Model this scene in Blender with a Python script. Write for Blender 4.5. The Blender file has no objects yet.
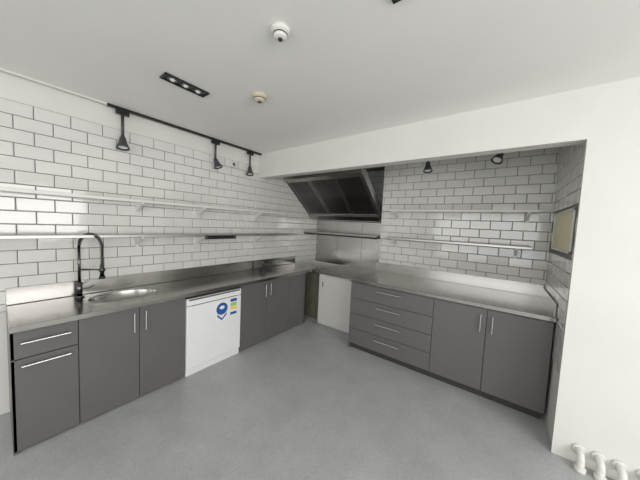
import bpy, bmesh, math, random, bisect
from mathutils import Vector, Matrix
random.seed(4)
sc=bpy.context.scene
col=sc.collection
# ---------------- dimensions (metres) ----------------
YN=3.83; YB=3.435; XR=3.353; XN=1.50; YH=2.348; ZH=2.195; ZC=2.532; ZT=2.348
HL=0.839; XF=0.60; HR=0.90; YF=2.64; XC=1.465
X_END=6.0; Y_END=-4.0
# ---------------- materials ----------------
def mat(name,color=(.8,.8,.8),rough=.5,metal=0.0,noise=0.0,nscale=20,bump=0.0,bscale=60,spec=.5,coat=0.0,stretch=None,rvar=0.0):
    m=bpy.data.materials.new(name); m.use_nodes=True
    nt=m.node_tree; b=nt.nodes['Principled BSDF']
    b.inputs['Base Color'].default_value=(*color,1); b.inputs['Roughness'].default_value=rough
    b.inputs['Metallic'].default_value=metal; b.inputs['Specular IOR Level'].default_value=spec
    b.inputs['Coat Weight'].default_value=coat
    tc=nt.nodes.new('ShaderNodeTexCoord'); mp=nt.nodes.new('ShaderNodeMapping')
    nt.links.new(tc.outputs['Object'],mp.inputs['Vector'])
    if stretch: mp.inputs['Scale'].default_value=stretch
    n=nt.nodes.new('ShaderNodeTexNoise'); n.inputs['Scale'].default_value=nscale; n.inputs['Detail'].default_value=6
    nt.links.new(mp.outputs['Vector'],n.inputs['Vector'])
    r=nt.nodes.new('ShaderNodeMapRange'); r.inputs['To Min'].default_value=1-noise; r.inputs['To Max'].default_value=1+noise
    r.inputs['From Min'].default_value=.3; r.inputs['From Max'].default_value=.7
    nt.links.new(n.outputs['Fac'],r.inputs['Value'])
    mx=nt.nodes.new('ShaderNodeVectorMath'); mx.operation='SCALE'; mx.inputs[0].default_value=color
    nt.links.new(r.outputs['Result'],mx.inputs['Scale']); nt.links.new(mx.outputs['Vector'],b.inputs['Base Color'])
    if rvar:
        r2=nt.nodes.new('ShaderNodeMapRange'); r2.inputs['To Min'].default_value=rough-rvar; r2.inputs['To Max'].default_value=rough+rvar
        r2.inputs['From Min'].default_value=.3; r2.inputs['From Max'].default_value=.7
        nt.links.new(n.outputs['Fac'],r2.inputs['Value']); nt.links.new(r2.outputs['Result'],b.inputs['Roughness'])
    if bump:
        n2=nt.nodes.new('ShaderNodeTexNoise'); n2.inputs['Scale'].default_value=bscale; n2.inputs['Detail'].default_value=4
        nt.links.new(mp.outputs['Vector'],n2.inputs['Vector'])
        bp=nt.nodes.new('ShaderNodeBump'); bp.inputs['Strength'].default_value=bump; bp.inputs['Distance'].default_value=.01
        nt.links.new(n2.outputs['Fac'],bp.inputs['Height']); nt.links.new(bp.outputs['Normal'],b.inputs['Normal'])
    return m
M_wall=mat('painted_wall',(.74,.73,.695),.6,noise=.02,nscale=3,bump=.05,bscale=120)
M_ceil=mat('ceiling_paint',(.87,.86,.835),.7,noise=.015,nscale=2,bump=.04,bscale=90)
M_grout=mat('tile_grout',(.23,.23,.222),.9,noise=.1,nscale=30)
M_tile=mat('glazed_tile',(.73,.72,.695),.08,noise=.03,nscale=2.5,bump=.06,bscale=9,spec=.75)
M_steel=mat('stainless_steel',(.50,.49,.475),.22,metal=1,noise=.01,nscale=3)
M_shelfst=mat('shelf_steel',(.50,.49,.475),.38,metal=1,noise=.02,nscale=3)
M_steelh=mat('brushed_steel_x',(.35,.335,.32),.17,metal=1,noise=.05,nscale=8,stretch=(.3,14,14))
M_steelv=mat('brushed_steel_y',(.36,.345,.33),.17,metal=1,noise=.05,nscale=8,stretch=(14,.3,14))
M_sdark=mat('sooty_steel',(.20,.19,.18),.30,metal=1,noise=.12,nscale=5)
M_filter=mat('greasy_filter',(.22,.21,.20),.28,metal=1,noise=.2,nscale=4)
M_cab=mat('grey_melamine',(.130,.122,.122),.34,noise=.03,nscale=3)
M_carc=mat('cabinet_carcass',(.04,.038,.038),.6)
M_white=mat('white_enamel',(.84,.84,.84),.25,noise=.01)
M_cupb=mat('white_laminate',(.66,.65,.62),.35,noise=.02)
M_plast=mat('white_plastic',(.74,.73,.69),.4)
M_beige=mat('aged_plastic',(.62,.56,.42),.5)
M_black=mat('black_metal',(.02,.02,.021),.35,metal=.3)
M_dgrey=mat('dark_grey_metal',(.09,.09,.092),.4,metal=.5)
M_chrome=mat('dark_chrome',(.13,.13,.135),.18,metal=1)
M_bright=mat('bright_chrome',(.7,.7,.7),.15,metal=1)
M_shelf=mat('shelf_white',(.74,.73,.70),.3,noise=.02)
M_cream=mat('cream_board',(.88,.82,.55),.5,noise=.04,nscale=6)
M_yel=mat('shaded_olive_panel',(.16,.152,.11),.6,noise=.15,nscale=8)  # olive darkened in its colour so the corner strip looks shadowed
M_blue=mat('label_blue',(.02,.10,.35),.4)
M_paper=mat('label_paper',(.85,.86,.86),.4)
M_lime=mat('label_green',(.45,.60,.12),.4)
M_ylab=mat('label_yellow',(.85,.70,.10),.4)
M_bulb=mat('lamp_lens',(.75,.75,.72),.15)
M_frame=mat('window_frame',(.15,.15,.15),.4)
def floor_mat():
    m=bpy.data.materials.new('speckled_vinyl'); m.use_nodes=True; nt=m.node_tree; b=nt.nodes['Principled BSDF']
    tc=nt.nodes.new('ShaderNodeTexCoord')
    v=nt.nodes.new('ShaderNodeTexNoise'); v.inputs['Scale'].default_value=150; v.inputs['Detail'].default_value=3
    v2=nt.nodes.new('ShaderNodeTexNoise'); v2.inputs['Scale'].default_value=2.6; v2.inputs['Detail'].default_value=9; v2.inputs['Roughness'].default_value=.7
    for n in (v,v2): nt.links.new(tc.outputs['Object'],n.inputs['Vector'])
    r1=nt.nodes.new('ShaderNodeValToRGB'); r1.color_ramp.elements[0].position=.35; r1.color_ramp.elements[1].position=.65
    r1.color_ramp.elements[0].color=(.41,.422,.422,1); r1.color_ramp.elements[1].color=(.50,.512,.512,1)
    nt.links.new(v.outputs['Fac'],r1.inputs['Fac'])
    r2=nt.nodes.new('ShaderNodeMapRange'); r2.inputs['From Min'].default_value=.3; r2.inputs['From Max'].default_value=.7
    r2.inputs['To Min'].default_value=.84; r2.inputs['To Max'].default_value=1.08
    nt.links.new(v2.outputs['Fac'],r2.inputs['Value'])
    s=nt.nodes.new('ShaderNodeVectorMath'); s.operation='SCALE'
    nt.links.new(r1.outputs['Color'],s.inputs[0]); nt.links.new(r2.outputs['Result'],s.inputs['Scale'])
    nt.links.new(s.outputs['Vector'],b.inputs['Base Color'])
    r3=nt.nodes.new('ShaderNodeMapRange'); r3.inputs['To Min'].default_value=.28; r3.inputs['To Max'].default_value=.48
    nt.links.new(v2.outputs['Fac'],r3.inputs['Value']); nt.links.new(r3.outputs['Result'],b.inputs['Roughness'])
    return m
M_floor=floor_mat()
# ---------------- helpers ----------------
def root(name,loc=(0,0,0)):
    e=bpy.data.objects.new(name,None); e.location=loc; e.empty_display_size=.1; col.objects.link(e); return e
def attach(o,p):
    if p is not None:
        o.parent=p; o.matrix_parent_inverse=Matrix.Translation(p.location).inverted()
    return o
def link(me,name,m,p=None,smooth=False):
    o=bpy.data.objects.new(name,me); col.objects.link(o)
    if m: me.materials.append(m)
    if smooth:
        for f in me.polygons: f.use_smooth=True
    return attach(o,p)
def box(name,x0,x1,y0,y1,z0,z1,m,p=None,bev=0.0,seg=2):
    bm=bmesh.new(); bmesh.ops.create_cube(bm,size=1)
    for v in bm.verts:
        v.co=Vector(((x1-x0)*v.co.x,(y1-y0)*v.co.y,(z1-z0)*v.co.z))
    if bev: bmesh.ops.bevel(bm,geom=bm.edges[:],offset=bev,segments=seg,affect='EDGES',profile=.5)
    me=bpy.data.meshes.new(name); bm.to_mesh(me); bm.free()
    o=link(me,name,m,p); o.location=((x0+x1)/2,(y0+y1)/2,(z0+z1)/2); return o
def prism(name,pts,axis,a0,a1,m,p=None):
    bm=bmesh.new()
    def mk(pt,a):
        if axis=='X': return (a,pt[0],pt[1])
        if axis=='Y': return (pt[0],a,pt[1])
        return (pt[0],pt[1],a)
    A=[bm.verts.new(mk(q,a0)) for q in pts]; B=[bm.verts.new(mk(q,a1)) for q in pts]
    bm.faces.new(A); bm.faces.new(B[::-1]); n=len(pts)
    for i in range(n): bm.faces.new((A[i],B[i],B[(i+1)%n],A[(i+1)%n]))
    bmesh.ops.recalc_face_normals(bm,faces=bm.faces)
    me=bpy.data.meshes.new(name); bm.to_mesh(me); bm.free(); return link(me,name,m,p)
def cyl(name,a,b,r,m,p=None,r2=None,n=24):
    a=Vector(a);b=Vector(b);d=b-a
    bm=bmesh.new(); bmesh.ops.create_cone(bm,cap_ends=True,segments=n,radius1=r,radius2=r if r2 is None else r2,depth=d.length)
    me=bpy.data.meshes.new(name); bm.to_mesh(me); bm.free()
    for f in me.polygons: f.use_smooth=len(f.vertices)==4
    o=link(me,name,m,p); o.rotation_mode='QUATERNION'; o.rotation_quaternion=d.to_track_quat('Z','Y'); o.location=(a+b)/2; return o
def lathe(name,prof,loc,m,p=None,axis=(0,0,1),n=32):
    bm=bmesh.new(); rings=[]
    for r,z in prof:
        rings.append([bm.verts.new((max(r,1e-4)*math.cos(2*math.pi*i/n),max(r,1e-4)*math.sin(2*math.pi*i/n),z)) for i in range(n)])
    for A,B in zip(rings,rings[1:]):
        for i in range(n): bm.faces.new((A[i],A[(i+1)%n],B[(i+1)%n],B[i]))
    bmesh.ops.remove_doubles(bm,verts=bm.verts,dist=3e-4)
    bmesh.ops.recalc_face_normals(bm,faces=bm.faces)
    me=bpy.data.meshes.new(name); bm.to_mesh(me); bm.free()
    o=link(me,name,m,p,smooth=True); o.rotation_mode='QUATERNION'; o.rotation_quaternion=Vector(axis).to_track_quat('Z','Y'); o.location=loc; return o
def tube(name,pts,r,m,p=None,res=6):
    cu=bpy.data.curves.new(name,'CURVE'); cu.dimensions='3D'; cu.bevel_depth=r; cu.bevel_resolution=res; cu.use_fill_caps=True
    s=cu.splines.new('POLY'); s.points.add(len(pts)-1)
    for i,q in enumerate(pts): s.points[i].co=(*q,1)
    s.use_smooth=True
    o=bpy.data.objects.new(name,cu); col.objects.link(o); cu.materials.append(m)
    dg=bpy.context.evaluated_depsgraph_get(); dg.update()
    me=bpy.data.meshes.new_from_object(o.evaluated_get(dg)); bpy.data.objects.remove(o)
    for f in me.polygons: f.use_smooth=True
    ob=bpy.data.objects.new(name,me); col.objects.link(ob)
    if not me.materials: me.materials.append(m)
    return attach(ob,p)
def tiles(name,O,U,V,N,W,H,p=None,tw=.2,th=.1,g=.0055,excl=None,off0=0.0):
    """bevelled ceramic tiles, running bond, laid from the top"""
    O=Vector(O);U=Vector(U);V=Vector(V);N=Vector(N)
    bm=bmesh.new(); row=0; v=0.0
    while v<H-.01:
        v1=min(v+th,H); u=-(tw/2 if row%2 else 0)-off0
        while u<W-.004:
            a=max(u,0);b=min(u+tw,W)
            if b-a>.012:
                ua,ub,va,vb=a+g/2,b-g/2,v+g/2,v1-g/2
                if not (excl and ua<excl[1] and ub>excl[0] and va<excl[3] and vb>excl[2]):
                    h=.006; e=.004; t1=random.uniform(-.0009,.0009); t2=random.uniform(-.0007,.0007)
                    def P(uu,vv,hh): return bm.verts.new(O+U*uu-V*vv+N*hh)
                    base=[P(ua,va,0),P(ub,va,0),P(ub,vb,0),P(ua,vb,0)]
                    mid=[P(ua,va,h-.0025),P(ub,va,h-.0025),P(ub,vb,h-.0025),P(ua,vb,h-.0025)]
                    top=[P(ua+e,va+e,h+t1+t2),P(ub-e,va+e,h-t1+t2),P(ub-e,vb-e,h-t1-t2),P(ua+e,vb-e,h+t1-t2)]
                    bm.faces.new(top)
                    for A,B in ((base,mid),(mid,top)):
                        for i in range(4): bm.faces.new((A[i],A[(i+1)%4],B[(i+1)%4],B[i]))
            u+=tw
        v+=th; row+=1
    bmesh.ops.recalc_face_normals(bm,faces=bm.faces)
    me=bpy.data.meshes.new(name); bm.to_mesh(me); bm.free(); return link(me,name,M_tile,p)
def handle(name,a,b,out,m,p,r=.006):
    a=Vector(a);b=Vector(b);o=Vector(out);d=(b-a).normalized()
    tube(name,[a+o,b+o],r,m,p)
    for i,q in enumerate((a+d*.02,b-d*.02)): cyl(name+'_post_%d'%(i+1),q,q+o,r*.8,m,p,n=12)
# ---------------- room shell ----------------
floor=box('floor',-.15,X_END+.15,Y_END-.15,YN+.15,-.1,0,M_floor)
ceil=box('ceiling',-.15,X_END+.15,Y_END-.15,YN+.15,ZC,ZC+.1,M_ceil)
wl=box('wall_left',-.15,0,Y_END,YN+.15,0,ZC,M_wall)
box('tile_backing',0,.003,-1.2,YN,HL-.05,ZT,M_grout,wl)
tiles('tiles',(.003,-1.2,ZT),(0,1,0),(0,0,1),(1,0,0),YN+1.2,ZT-HL+.05,wl)
wn=box('wall_niche',0,XN,YN,YN+.15,0,ZC,M_wall)
box('tile_backing',0.012,XN,YN-.003,YN,1.62,ZC,M_grout,wn)
tiles('tiles',(.012,YN-.003,ZC-.05),(1,0,0),(0,0,1),(0,-1,0),XN-.012,ZC-.05-1.63,wn,off0=.03)
wb=box('wall_back',XN,XR,YB,YN+.15,0,ZC,M_wall)
box('tile_backing',XN,XR,YB-.003,YB,HR-.05,ZC,M_grout,wb)
tiles('tiles',(XN,YB-.003,ZC-.05),(1,0,0),(0,0,1),(0,-1,0),XR-XN,ZC-.05-HR,wb,off0=.07)
wp=box('wall_right_pier',XR,X_END,YH,YN+.15,0,ZC,M_wall)
HA0,HA1,HZ0,HZ1=2.48,3.25,1.42,1.76
box('tile_backing',XR-.003,XR,YH+.02,YB,HR-.35,ZC,M_grout,wp)
tiles('tiles',(XR-.003,YB-.01,ZC-.05),(0,-1,0),(0,0,1),(-1,0,0),YB-.01-YH-.03,ZC-.05-HR+.35,wp,excl=(YB-.01-HA1,YB-.01-HA0,ZC-.05-HZ1,ZC-.05-HZ0))
box('corner_trim',XR-.012,XR,YH,YH+.03,0,ZH,M_wall,wp)
box('wall_header',0,XR,YH,YH+.12,ZH,ZC,M_wall)
wr=root('wall_right',(X_END,-.8,1.2))
box('panel_low',X_END,X_END+.15,Y_END,YH,0,.7,M_wall,wr)
box('panel_top',X_END,X_END+.15,Y_END,YH,2.3,ZC,M_wall,wr)
box('panel_a',X_END,X_END+.15,Y_END,-2.2,.7,2.3,M_wall,wr)
box('panel_b',X_END,X_END+.15,1.5,YH,.7,2.3,M_wall,wr)
w1=root('window_1',(X_END+.05,-.35,1.5))
for y in (-2.2,-1.0,.25,1.45): box('mullion',X_END+.03,X_END+.09,y,y+.05,.7,2.3,M_frame,w1)
for z in (.7,2.25): box('rail',X_END+.03,X_END+.09,-2.2,1.5,z,z+.05,M_frame,w1)
wk=root('wall_rear',(3,Y_END,1.2))
box('panel_low',0,X_END,Y_END-.15,Y_END,0,.5,M_wall,wk)
box('panel_top',0,X_END,Y_END-.15,Y_END,2.35,ZC,M_wall,wk)
box('panel_a',0,.8,Y_END-.15,Y_END,.5,2.35,M_wall,wk)
box('panel_b',5.4,X_END,Y_END-.15,Y_END,.5,2.35,M_wall,wk)
w2=root('window_2',(3.1,Y_END-.06,1.4))
for x in (.8,2.3,3.85,5.35): box('mullion',x,x+.05,Y_END-.1,Y_END-.04,.5,2.35,M_frame,w2)
for z in (.5,2.3): box('rail',.8,5.4,Y_END-.1,Y_END-.04,z,z+.05,M_frame,w2)
# ---------------- left bench ----------------
Y0=.037; YE=2.87; YCE=3.2; XB=.014
lb=root('sink_bench',(.3,1.6,0))
top=box('worktop',XB,XF,Y0,YCE,HL-.038,HL,M_steelv,lb,bev=.004)
SX,SY=.27,.68; RX,RY=.165,.235
bm=bmesh.new(); bmesh.ops.create_cone(bm,cap_ends=True,segments=64,radius1=1,radius2=1,depth=.2)
for v in bm.verts: v.co=Vector((v.co.x*RX,v.co.y*RY,v.co.z))
me=bpy.data.meshes.new('cut'); bm.to_mesh(me); bm.free()
cut=bpy.data.objects.new('cut',me); cut.location=(SX,SY,HL); col.objects.link(cut)
md=top.modifiers.new('b','BOOLEAN'); md.object=cut; md.operation='DIFFERENCE'; md.solver='EXACT'
dg=bpy.context.evaluated_depsgraph_get(); dg.update()
nm=bpy.data.meshes.new_from_object(top.evaluated_get(dg)); top.modifiers.clear(); top.data=nm
bpy.data.objects.remove(cut)
bowl=lathe('sink_bowl',[(1.07,.0),(1.06,.0025),(1.0,.0015),(.98,-.01),(.95,-.10),(.88,-.14),(.6,-.155),(.1,-.16),(0,-.16)],(SX,SY,HL),M_steel,lb,n=64)
bowl.scale=(RX,RY,1)
lathe('sink_waste',[(.035,.004),(.03,.006),(.02,.001),(0,.001)],(SX,SY,HL-.16),M_dgrey,lb)
box('carcass_near',.02,XF-.05,Y0+.02,1.072,0.02,HL-.18,M_carc,lb)
box('carcass_rail',XF-.07,XF-.05,Y0+.02,1.072,HL-.18,HL-.04,M_carc,lb)
box('carcass_far',.02,XF-.05,1.69,YE-.017,0.02,HL-.04,M_carc,lb)
box('end_panel',.02,XF-.03,Y0,Y0+.016,0,HL-.04,M_cab,lb)
box('far_end_panel',.02,XF-.03,YE-.016,YE,0,HL-.04,M_cab,lb)
box('corner_infill',.02,XF-.01,3.12,3.14,0,HL-.04,M_yel,lb)
X1=XF-.03
def lfront(n,y0,y1,z0,z1): box(n,X1-.02,X1,y0+.002,y1-.002,z0,z1,M_cab,lb,bev=.0015,seg=1)
lfront('drawer_front',Y0,.34,.62,.795); lfront('cabinet_front',Y0,.34,.015,.614)
handle('handle_1',(X1,.08,.725),(X1,.30,.725),(.028,0,0),M_bright,lb)
handle('handle_2',(X1,.08,.575),(X1,.30,.575),(.028,0,0),M_bright,lb)
lfront('door_1',.34,.705,.015,.795); lfront('door_2',.705,1.072,.015,.795)
handle('handle_3',(X1,.665,.60),(X1,.665,.76),(.028,0,0),M_bright,lb)
handle('handle_4',(X1,.745,.60),(X1,.745,.76),(.028,0,0),M_bright,lb)
lfront('door_3',1.69,2.09,.015,.795); lfront('door_4',2.09,2.49,.015,.795); lfront('door_5',2.49,YE,.015,.795)
handle('handle_5',(X1,2.05,.60),(X1,2.05,.76),(.028,0,0),M_bright,lb)
handle('handle_6',(X1,2.13,.60),(X1,2.13,.76),(.028,0,0),M_bright,lb)
box('steel_upstand',XB,XB+.012,Y0,YCE,HL+.003,HL+.13,M_steel,None,bev=.002)
# ---------------- dishwasher ----------------
dw=root('dishwasher',(.3,1.38,0))
DX=XF-.012; a,b=1.078,1.684
box('body',.04,DX-.05,a,b,.03,.777,M_white,dw)
box('door',DX-.045,DX,a+.002,b-.002,.075,.70,M_white,dw,bev=.006)
box('control_panel',DX-.045,DX,a+.002,b-.002,.706,.775,M_white,dw,bev=.006)
box('handle_recess',DX-.046,DX-.004,a+.05,b-.05,.698,.708,M_dgrey,dw)
box('control_strip',DX-.02,DX+.001,a+.02,b-.02,.756,.770,M_dgrey,dw)
for i in range(5): cyl('button_%d'%i,(DX,1.42+i*.04,.735),(DX+.003,1.42+i*.04,.735),.007,M_plast,dw,n=16)
box('kick_plate',DX-.055,DX-.02,a+.004,b-.004,.0,.07,M_white,dw)
box('top_gap',.04,DX-.02,a,b,.777,.80,M_black,dw)
def sticker(n,pts,m,d):
    prism(n,[(q[0],q[1]) for q in pts],'X',DX+.0003,DX+.0003+d,m,dw)
cy_,cz_=1.445,.575
sticker('label_backing',[(cy_-.075,cz_-.11),(cy_+.075,cz_-.11),(cy_+.075,cz_+.10),(cy_-.075,cz_+.10)],M_paper,.0006)
sticker('label_disc',[(cy_+.066*math.cos(t*math.pi/16),cz_+.022+.066*math.sin(t*math.pi/16)) for t in range(32)],M_blue,.0012)
sticker('label_arc',[(cy_+.03*math.cos(t*math.pi/8),cz_+.035+.02*math.sin(t*math.pi/8)) for t in range(16)],M_paper,.0016)
sticker('label_shield',[(cy_-.055,cz_-.03),(cy_,cz_-.085),(cy_+.055,cz_-.03),(cy_+.055,cz_-.055),(cy_,cz_-.107),(cy_-.055,cz_-.055)][::-1],M_blue,.0012)
ly=1.585
sticker('rating_backing',[(ly-.045,.49),(ly+.045,.49),(ly+.045,.69),(ly-.045,.69)],M_paper,.0006)
sticker('rating_top',[(ly-.04,.645),(ly+.04,.645),(ly+.04,.68),(ly-.04,.68)],M_blue,.0010)
sticker('rating_band',[(ly-.04,.595),(ly+.04,.595),(ly+.04,.635),(ly-.04,.635)],M_lime,.0010)
sticker('rating_band2',[(ly-.04,.555),(ly+.04,.555),(ly+.04,.588),(ly-.04,.588)],M_ylab,.0010)
sticker('rating_low',[(ly-.04,.50),(ly+.04,.50),(ly+.04,.53),(ly-.04,.53)],M_blue,.0010)
# ---------------- spring faucet ----------------
fa=root('spring_faucet',(.10,.42,HL))
bx,by=.10,.42
cyl('base_flange',(bx,by,HL),(bx,by,HL+.012),.030,M_chrome,fa)
cyl('body',(bx,by,HL+.012),(bx,by,HL+.13),.019,M_chrome,fa)
cyl('riser',(bx,by,HL+.13),(bx,by,HL+.44),.010,M_chrome,fa)
tube('lever',[(bx,by,HL+.07),(bx+.03,by+.05,HL+.075),(bx+.045,by+.085,HL+.10)],.006,M_chrome,fa)
dx,dy=.13,.12
arc=[]
for i in range(0,33):
    t=math.pi*i/32
    arc.append(Vector((bx+dx*(1-math.cos(t))/2,by+dy*(1-math.cos(t))/2,HL+.44+.10*math.sin(t))))
down=[Vector((bx+dx,by+dy,HL+.44-.02*k)) for k in range(1,9)]
path=arc+down
tube('hose',path,.007,M_black,fa)
coil=[];N=900
cum=[0]
for p_,q_ in zip(path,path[1:]): cum.append(cum[-1]+(q_-p_).length)
side=Vector((-dy,dx,0)).normalized()
for i in range(N):
    s=cum[-1]*i/(N-1); k=min(max(bisect.bisect(cum,s)-1,0),len(path)-2)
    f=(s-cum[k])/(cum[k+1]-cum[k]); pt=path[k].lerp(path[k+1],f); T=(path[k+1]-path[k]).normalized(); B=T.cross(side)
    an=2*math.pi*45*i/(N-1)
    coil.append(pt+side*.013*math.cos(an)+B*.013*math.sin(an))
tube('spring',coil,.0022,M_chrome,fa,res=2)
ex,ey=bx+dx,by+dy
cyl('spray_head',(ex,ey,HL+.28),(ex,ey,HL+.19),.015,M_chrome,fa)
cyl('spray_nozzle',(ex,ey,HL+.19),(ex,ey,HL+.165),.018,M_black,fa,r2=.024)
tube('holder_arm',[(bx,by,HL+.24),(ex,ey,HL+.24)],.006,M_chrome,fa)
lathe('holder_ring',[(.017,-.012),(.022,-.012),(.022,.012),(.017,.012),(.017,-.012)],(ex,ey,HL+.24),M_chrome,fa)
pt=root('pillar_tap',(.12,2.35,HL))
cyl('stem',(.12,2.35,HL),(.12,2.35,HL+.09),.012,M_chrome,pt)
tube('spout',[(.12,2.35,HL+.08),(.16,2.35,HL+.10),(.20,2.35,HL+.095),(.22,2.35,HL+.07)],.009,M_chrome,pt)
tube('cross_handle',[(.09,2.35,HL+.10),(.15,2.35,HL+.10)],.006,M_chrome,pt)
cyl('spindle',(.12,2.35,HL+.09),(.12,2.35,HL+.105),.008,M_chrome,pt)
# ---------------- wall shelves ----------------
def bracket(z,th,dep,sgn,w0):
    return [(w0,z-th),(w0+sgn*(dep-.03),z-th),(w0+sgn*(dep-.03),z-th-.014),(w0+sgn*.015,z-th-.085),(w0+sgn*.015,z-th-.11),(w0,z-th-.11)]
def wall_shelf_x(z,y0,y1,br,dep=.20,m=M_shelf,th=.026):
    r=root('wall_shelf',(.1,(y0+y1)/2,z))
    box('board',.012,dep,y0,y1,z-th,z,m,r,bev=.003)
    for i,y in enumerate(br):
        prism('bracket_%d'%i,bracket(z,th,dep,1,.012),'Y',y-.012,y+.012,M_shelf,r)
def wall_shelf_y(z,x0,x1,br,dep=.20,m=M_shelf,th=.026):
    r=root('wall_shelf',((x0+x1)/2,YB-.1,z)); yb=YB-.012
    box('board',x0,x1,YB-dep,yb,z-th,z,m,r,bev=.003)
    for i,x in enumerate(br):
        prism('bracket_%d'%i,bracket(z,th,dep,-1,yb),'X',x-.012,x+.012,M_shelf,r)
wall_shelf_x(1.705,-.8,2.75,(-.3,.85,1.45,2.3))
wall_shelf_x(1.375,-.8,3.05,(-.3,.85,1.45,2.3),m=M_shelfst)
wall_shelf_y(1.80,1.67,3.25,(1.75,3.15))
wall_shelf_y(1.42,1.67,3.20,(1.75,3.08),m=M_shelfst)
ks=root('magnetic_knife_rack',(.2,1.65,1.34))
box('rail',.2005,.216,1.45,1.85,1.318,1.360,M_black,ks,bev=.003)
for i,y in enumerate((1.46,1.82)): box('end_%d'%i,.2005,.220,y,y+.02,1.316,1.362,M_dgrey,ks,bev=.002)
# ---------------- right bench ----------------
rb=root('drawer_bench',(2.4,3.0,0))
box('worktop',XC,XR-.014,YF,YB-.014,HR-.04,HR,M_steelh,rb,bev=.004)
box('upstand',XC,XR-.014,YB-.026,YB-.014,HR,HR+.13,M_steel,rb,bev=.002)
box('upstand_side',XR-.026,XR-.014,YH+.35,YB-.026,HR,HR+.10,M_steel,rb,bev=.002)
box('carcass',XC+.03,XR-.03,YF+.05,YB-.03,.09,HR-.04,M_carc,rb)
box('kick',XC+.03,XR-.04,YF+.07,YF+.09,0,.09,M_carc,rb)
box('side_panel',XC+.01,XC+.026,YF+.03,YB-.03,.0,HR-.04,M_cab,rb)
FY=YF+.025
def rfront(n,x0,x1,z0,z1): box(n,x0+.002,x1-.002,FY,FY+.02,z0,z1,M_cab,rb,bev=.0015,seg=1)
x0,x1,x2,x3=XC+.01,2.44,2.89,XR-.02
zs=[.075,.27,.463,.655,.852]
for i in range(4):
    rfront('drawer_%d'%i,x0,x1,zs[i]+.002,zs[i+1]-.002)
    zz=zs[i+1]-.055
    handle('drawer_handle_%d'%i,(1.83,FY,zz),(2.12,FY,zz),(0,-.028,0),M_bright,rb)
rfront('door_1',x1,x2,.077,.85); rfront('door_2',x2,x3,.077,.85)
handle('door_handle_1',(x2-.045,FY,.64),(x2-.045,FY,.80),(0,-.028,0),M_bright,rb)
handle('door_handle_2',(x2+.045,FY,.64),(x2+.045,FY,.80),(0,-.028,0),M_bright,rb)
# ---------------- cooking niche ----------------
nb=root('niche_cupboard',(1.0,3.4,0))
box('worktop',XF+.005,XC-.005,2.99,YN-.02,.79,.82,M_steel,nb,bev=.003)
box('cupboard_body',.72,XC-.01,3.02,YN-.03,.0,.79,M_cupb,nb)
box('cupboard_door',.73,XC-.015,2.998,3.018,.03,.77,M_cupb,nb,bev=.003)
box('door_knob',.80,.812,2.985,2.998,.60,.68,M_steel,nb,bev=.002)
box('infill_panel',XF+.008,.72,3.10,3.12,0,.79,M_yel,nb)
sp=root('splashback',(.7,YN-.01,1.26))
box('steel_sheet',0.014,XN-.02,YN-.012,YN-.002,.822,1.615,M_steel,sp)
for i,x in enumerate((.50,1.0)): box('sheet_seam_%d'%i,x,x+.006,YN-.0135,YN-.0118,.822,1.615,M_sdark,sp)
ns=root('steel_shelf',(.7,3.6,1.41))
for i in range(7):
    yy=3.42+i*.056
    box('slat_%d'%i,.014,1.45,yy,yy+.044,1.40,1.412,M_steel,ns,bev=.002)
box('front_rail',.014,1.45,3.412,3.422,1.392,1.418,M_shelfst,ns,bev=.002)
box('shadow_strip',.014,1.45,3.43,3.445,1.365,1.399,M_carc,ns)  # dark strip standing in for the shadow below the shelf front
for i,x in enumerate((.06,.72,1.40)): box('bearer_%d'%i,x,x+.025,3.446,YN-.015,1.37,1.40,M_sdark,ns)
# canopy hood: inclined filter bank with shallow side cheeks, open behind
hd=root('range_hood',(.7,3.3,2.1))
A=(2.86,2.27); B=(3.60,1.68)
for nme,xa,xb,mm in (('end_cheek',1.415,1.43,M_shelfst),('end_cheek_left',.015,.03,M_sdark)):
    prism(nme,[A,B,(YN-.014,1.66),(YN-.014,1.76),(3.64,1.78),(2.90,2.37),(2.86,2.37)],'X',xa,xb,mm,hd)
box('front_fascia',.015,1.43,2.845,2.86,2.245,ZC,M_steel,hd)
prism('gutter',[(3.52,1.70),(3.60,1.64),(YN-.014,1.64),(YN-.014,1.72),(3.60,1.72),(3.54,1.76)],'X',.015,1.415,M_steel,hd)
prism('front_lip',[(2.845,2.245),(2.90,2.205),(2.91,2.225),(2.86,2.265)],'X',.015,1.43,M_steel,hd)
d=Vector((0,B[0]-A[0],B[1]-A[1])); Ls=d.length; dn=d.normalized()
ang=math.atan2(d.z,d.y)
def slab(n,xa,xb,s0,s1,h0,h1,m):
    o=box(n,xa,xb,s0,s1,h0,h1,m,None,bev=.002,seg=1)
    c=Vector((0,A[0],A[1]))+dn*((s0+s1)/2)+Vector((0,-math.sin(ang),math.cos(ang)))*((h0+h1)/2)
    o.location=((xa+xb)/2,c.y,c.z); o.rotation_euler=(ang,0,0); return attach(o,hd)
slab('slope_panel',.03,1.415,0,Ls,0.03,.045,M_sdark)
for k in range(3):
    xa=.05+k*.455; xb=xa+.44
    slab('filter_frame_%d_a'%k,xa,xb,.06,.085,0,.02,M_steel); slab('filter_frame_%d_b'%k,xa,xb,Ls-.10,Ls-.075,0,.02,M_steel)
    slab('filter_frame_%d_c'%k,xa,xa+.02,.06,Ls-.075,0,.02,M_steel); slab('filter_frame_%d_d'%k,xb-.02,xb,.06,Ls-.075,0,.02,M_steel)
    for j in range(8):
        xx=xa+.025+j*.05
        slab('baffle_%d_%d'%(k,j),xx,xx+.036,.085,Ls-.10,.004,.016,M_filter)
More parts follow.
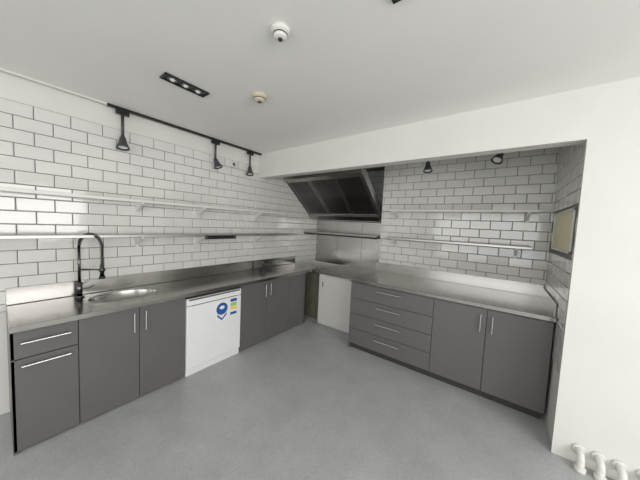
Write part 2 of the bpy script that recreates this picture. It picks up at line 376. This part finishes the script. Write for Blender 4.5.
# ---------------- hatch in pier ----------------
ha=root('serving_hatch',(XR,2.86,1.59))
box('panel',XR-.010,XR-.004,HA0+.02,HA1-.02,HZ0+.02,HZ1-.02,M_cream,ha)
for n,c in (('frame_bottom',(HA0,HA1,HZ0,HZ0+.022)),('frame_top',(HA0,HA1,HZ1-.022,HZ1)),('frame_side_1',(HA0,HA0+.022,HZ0,HZ1)),('frame_side_2',(HA1-.022,HA1,HZ0,HZ1))):
    box(n,XR-.016,XR-.004,*c,M_shelf,ha,bev=.003)
# ---------------- ceiling items ----------------
def detector(name,x,y,r,m,m2):
    o=root(name,(x,y,ZC))
    lathe('base',[(0,0),(r,0),(r,-.012),(r*.9,-.02),(r*.75,-.022)],(x,y,ZC),m,o)
    lathe('chamber',[(r*.75,-.020),(r*.72,-.038),(r*.55,-.046),(r*.2,-.048),(0,-.048)],(x,y,ZC),m,o)
    lathe('vent_ring',[(r*.76,-.026),(r*.77,-.029),(r*.76,-.033)],(x,y,ZC),m2,o)
    cyl('sensor_cap',(x,y,ZC-.047),(x,y,ZC-.052),r*.25,m2,o)
detector('smoke_detector',1.955,.893,.048,M_plast,M_dgrey)
detector('smoke_detector',1.345,1.26,.06,M_beige,M_dgrey)
def recessed(name,x,y,n):
    o=root(name,(x,y,ZC)); Lh=.09*n/2+.02; w=.05
    for nm_,c in (('side_a',(x-w,x-w+.012,y-Lh,y+Lh)),('side_b',(x+w-.012,x+w,y-Lh,y+Lh)),('end_a',(x-w,x+w,y-Lh,y-Lh+.012)),('end_b',(x-w,x+w,y+Lh-.012,y+Lh))):
        box(nm_,*c,ZC-.012,ZC,M_black,o,bev=.002)
    box('tray',x-w+.01,x+w-.01,y-Lh+.01,y+Lh-.01,ZC-.004,ZC-.0005,M_black,o)
    for i in range(n):
        yy=y-Lh+.02+.045+i*.09
        lathe('reflector_%d'%i,[(.034,-.004),(.034,-.010),(.028,-.010),(.022,-.006),(0,-.005)],(x,yy,ZC),M_chrome,o)
        lathe('bulb_%d'%i,[(.018,-.005),(.017,-.012),(.010,-.017),(0,-.018)],(x,yy,ZC),M_bulb,o)
recessed('recessed_downlight',.985,.87,3)
recessed('recessed_downlight',2.53,.95,2)
# track + spots
tr=root('light_track',(.06,1.45,ZC))
box('rail',.045,.075,.62,2.34,ZC-.022,ZC,M_black,tr,bev=.002)
box('white_conduit',.045,.07,-1.5,.62,ZC-.015,ZC,M_plast,tr,bev=.002)
def spot(x,y,zt,tilt=(0,0,-1),stem=.17):
    o=root('track_spotlight',(x,y,zt))
    box('adapter',x-.014,x+.014,y-.05,y+.05,zt-.04,zt,M_black,o,bev=.003)
    cyl('stem',(x,y,zt-.035),(x,y,zt-stem),.012,M_dgrey,o)
    c=Vector((x,y,zt-stem)); t=Vector(tilt).normalized()
    lathe('swivel',[(0,.018),(.014,.012),(.018,0),(.014,-.012),(0,-.018)],c,M_black,o)
    lathe('head',[(0,0),(.022,0),(.026,.02),(.030,.05),(.048,.095),(.051,.108),(.045,.108),(.030,.07),(0,.068)],c,M_dgrey,o,axis=t)
    lathe('lens',[(.036,.096),(.03,.092),(0,.090)],c,M_bulb,o,axis=t)
spot(.06,.73,ZC-.022,(.25,-.05,-1),.24); spot(.06,1.64,ZC-.022,(.3,.25,-1),.22); spot(.06,2.15,ZC-.022,(.2,-.1,-1),.21)
tr2=root('light_track',(2.5,3.0,ZC))
box('rail',2.0,3.1,2.985,3.015,ZC-.022,ZC,M_black,tr2,bev=.002)
spot(2.20,3.0,ZC-.022,(.1,-.2,-1),.19); spot(2.88,3.0,ZC-.022,(-.3,-.5,-.8),.17)
vc=root('wall_vent_cap',(0.02,1.91,2.29))
lathe('cap',[(0,.03),(.03,.028),(.04,.02),(.042,0)],(.0105,1.91,2.29),M_plast,vc,axis=(1,0,0))
lathe('hole',[(.02,.030),(.018,.032),(0,.032)],(.0105,1.91,2.29),M_dgrey,vc,axis=(1,0,0))
# ---------------- pipe stubs by pier ----------------
for i,x in enumerate((3.47,3.56,3.65,3.75)):
    o=root('pipe_stub',(x,YH-.06,0)); yy=YH-.07
    cyl('riser',(x,yy,0),(x,yy,.07),.020,M_plast,o)
    tube('elbow',[(x,yy,.05),(x,yy,.08),(x,yy+.012,.098),(x,yy+.03,.105),(x,YH-.001,.105)],.020,M_plast,o)
    lathe('collar',[(.020,0),(.029,.0),(.029,.03),(.020,.03)],(x,yy,.0),M_plast,o)
    lathe('wall_flange',[(.02,0),(.034,0),(.034,.012),(.02,.012)],(x,YH-.012,.105),M_plast,o,axis=(0,1,0))
# ---------------- lights ----------------
def area(name,loc,rot,sx,sy,power,c=(1,1,1)):
    l=bpy.data.lights.new(name,'AREA'); l.shape='RECTANGLE'; l.size=sx; l.size_y=sy; l.energy=power; l.color=c
    o=bpy.data.objects.new(name,l); o.location=loc; o.rotation_euler=rot; col.objects.link(o); return o
area('daylight_right_window',(X_END-.12,-.35,1.5),(0,math.radians(84),0),1.4,3.6,98,(1,.985,.96))
area('daylight_rear_window',(3.1,Y_END+.12,1.42),(math.radians(84),0,0),4.5,1.7,66,(1,.992,.98))
w=bpy.data.worlds.new('sky'); sc.world=w; w.use_nodes=True
bg=w.node_tree.nodes['Background']; bg.inputs['Color'].default_value=(.9,.95,1,1); bg.inputs['Strength'].default_value=1.0
# ---------------- camera ----------------
R=Matrix(((0.8009,0.59697,0.04665),(-0.07616,0.02428,0.9968),(0.59393,-0.80189,0.06491)))
cd=bpy.data.cameras.new('camera'); cam=bpy.data.objects.new('camera',cd); col.objects.link(cam)
M=R.transposed()
cam.rotation_euler=M.to_euler(); cam.location=(2.928,0,1.553)
cd.sensor_width=36; cd.lens=242.04/640*36; cd.clip_start=.02
sc.camera=cam
sc.view_settings.view_transform='Standard'
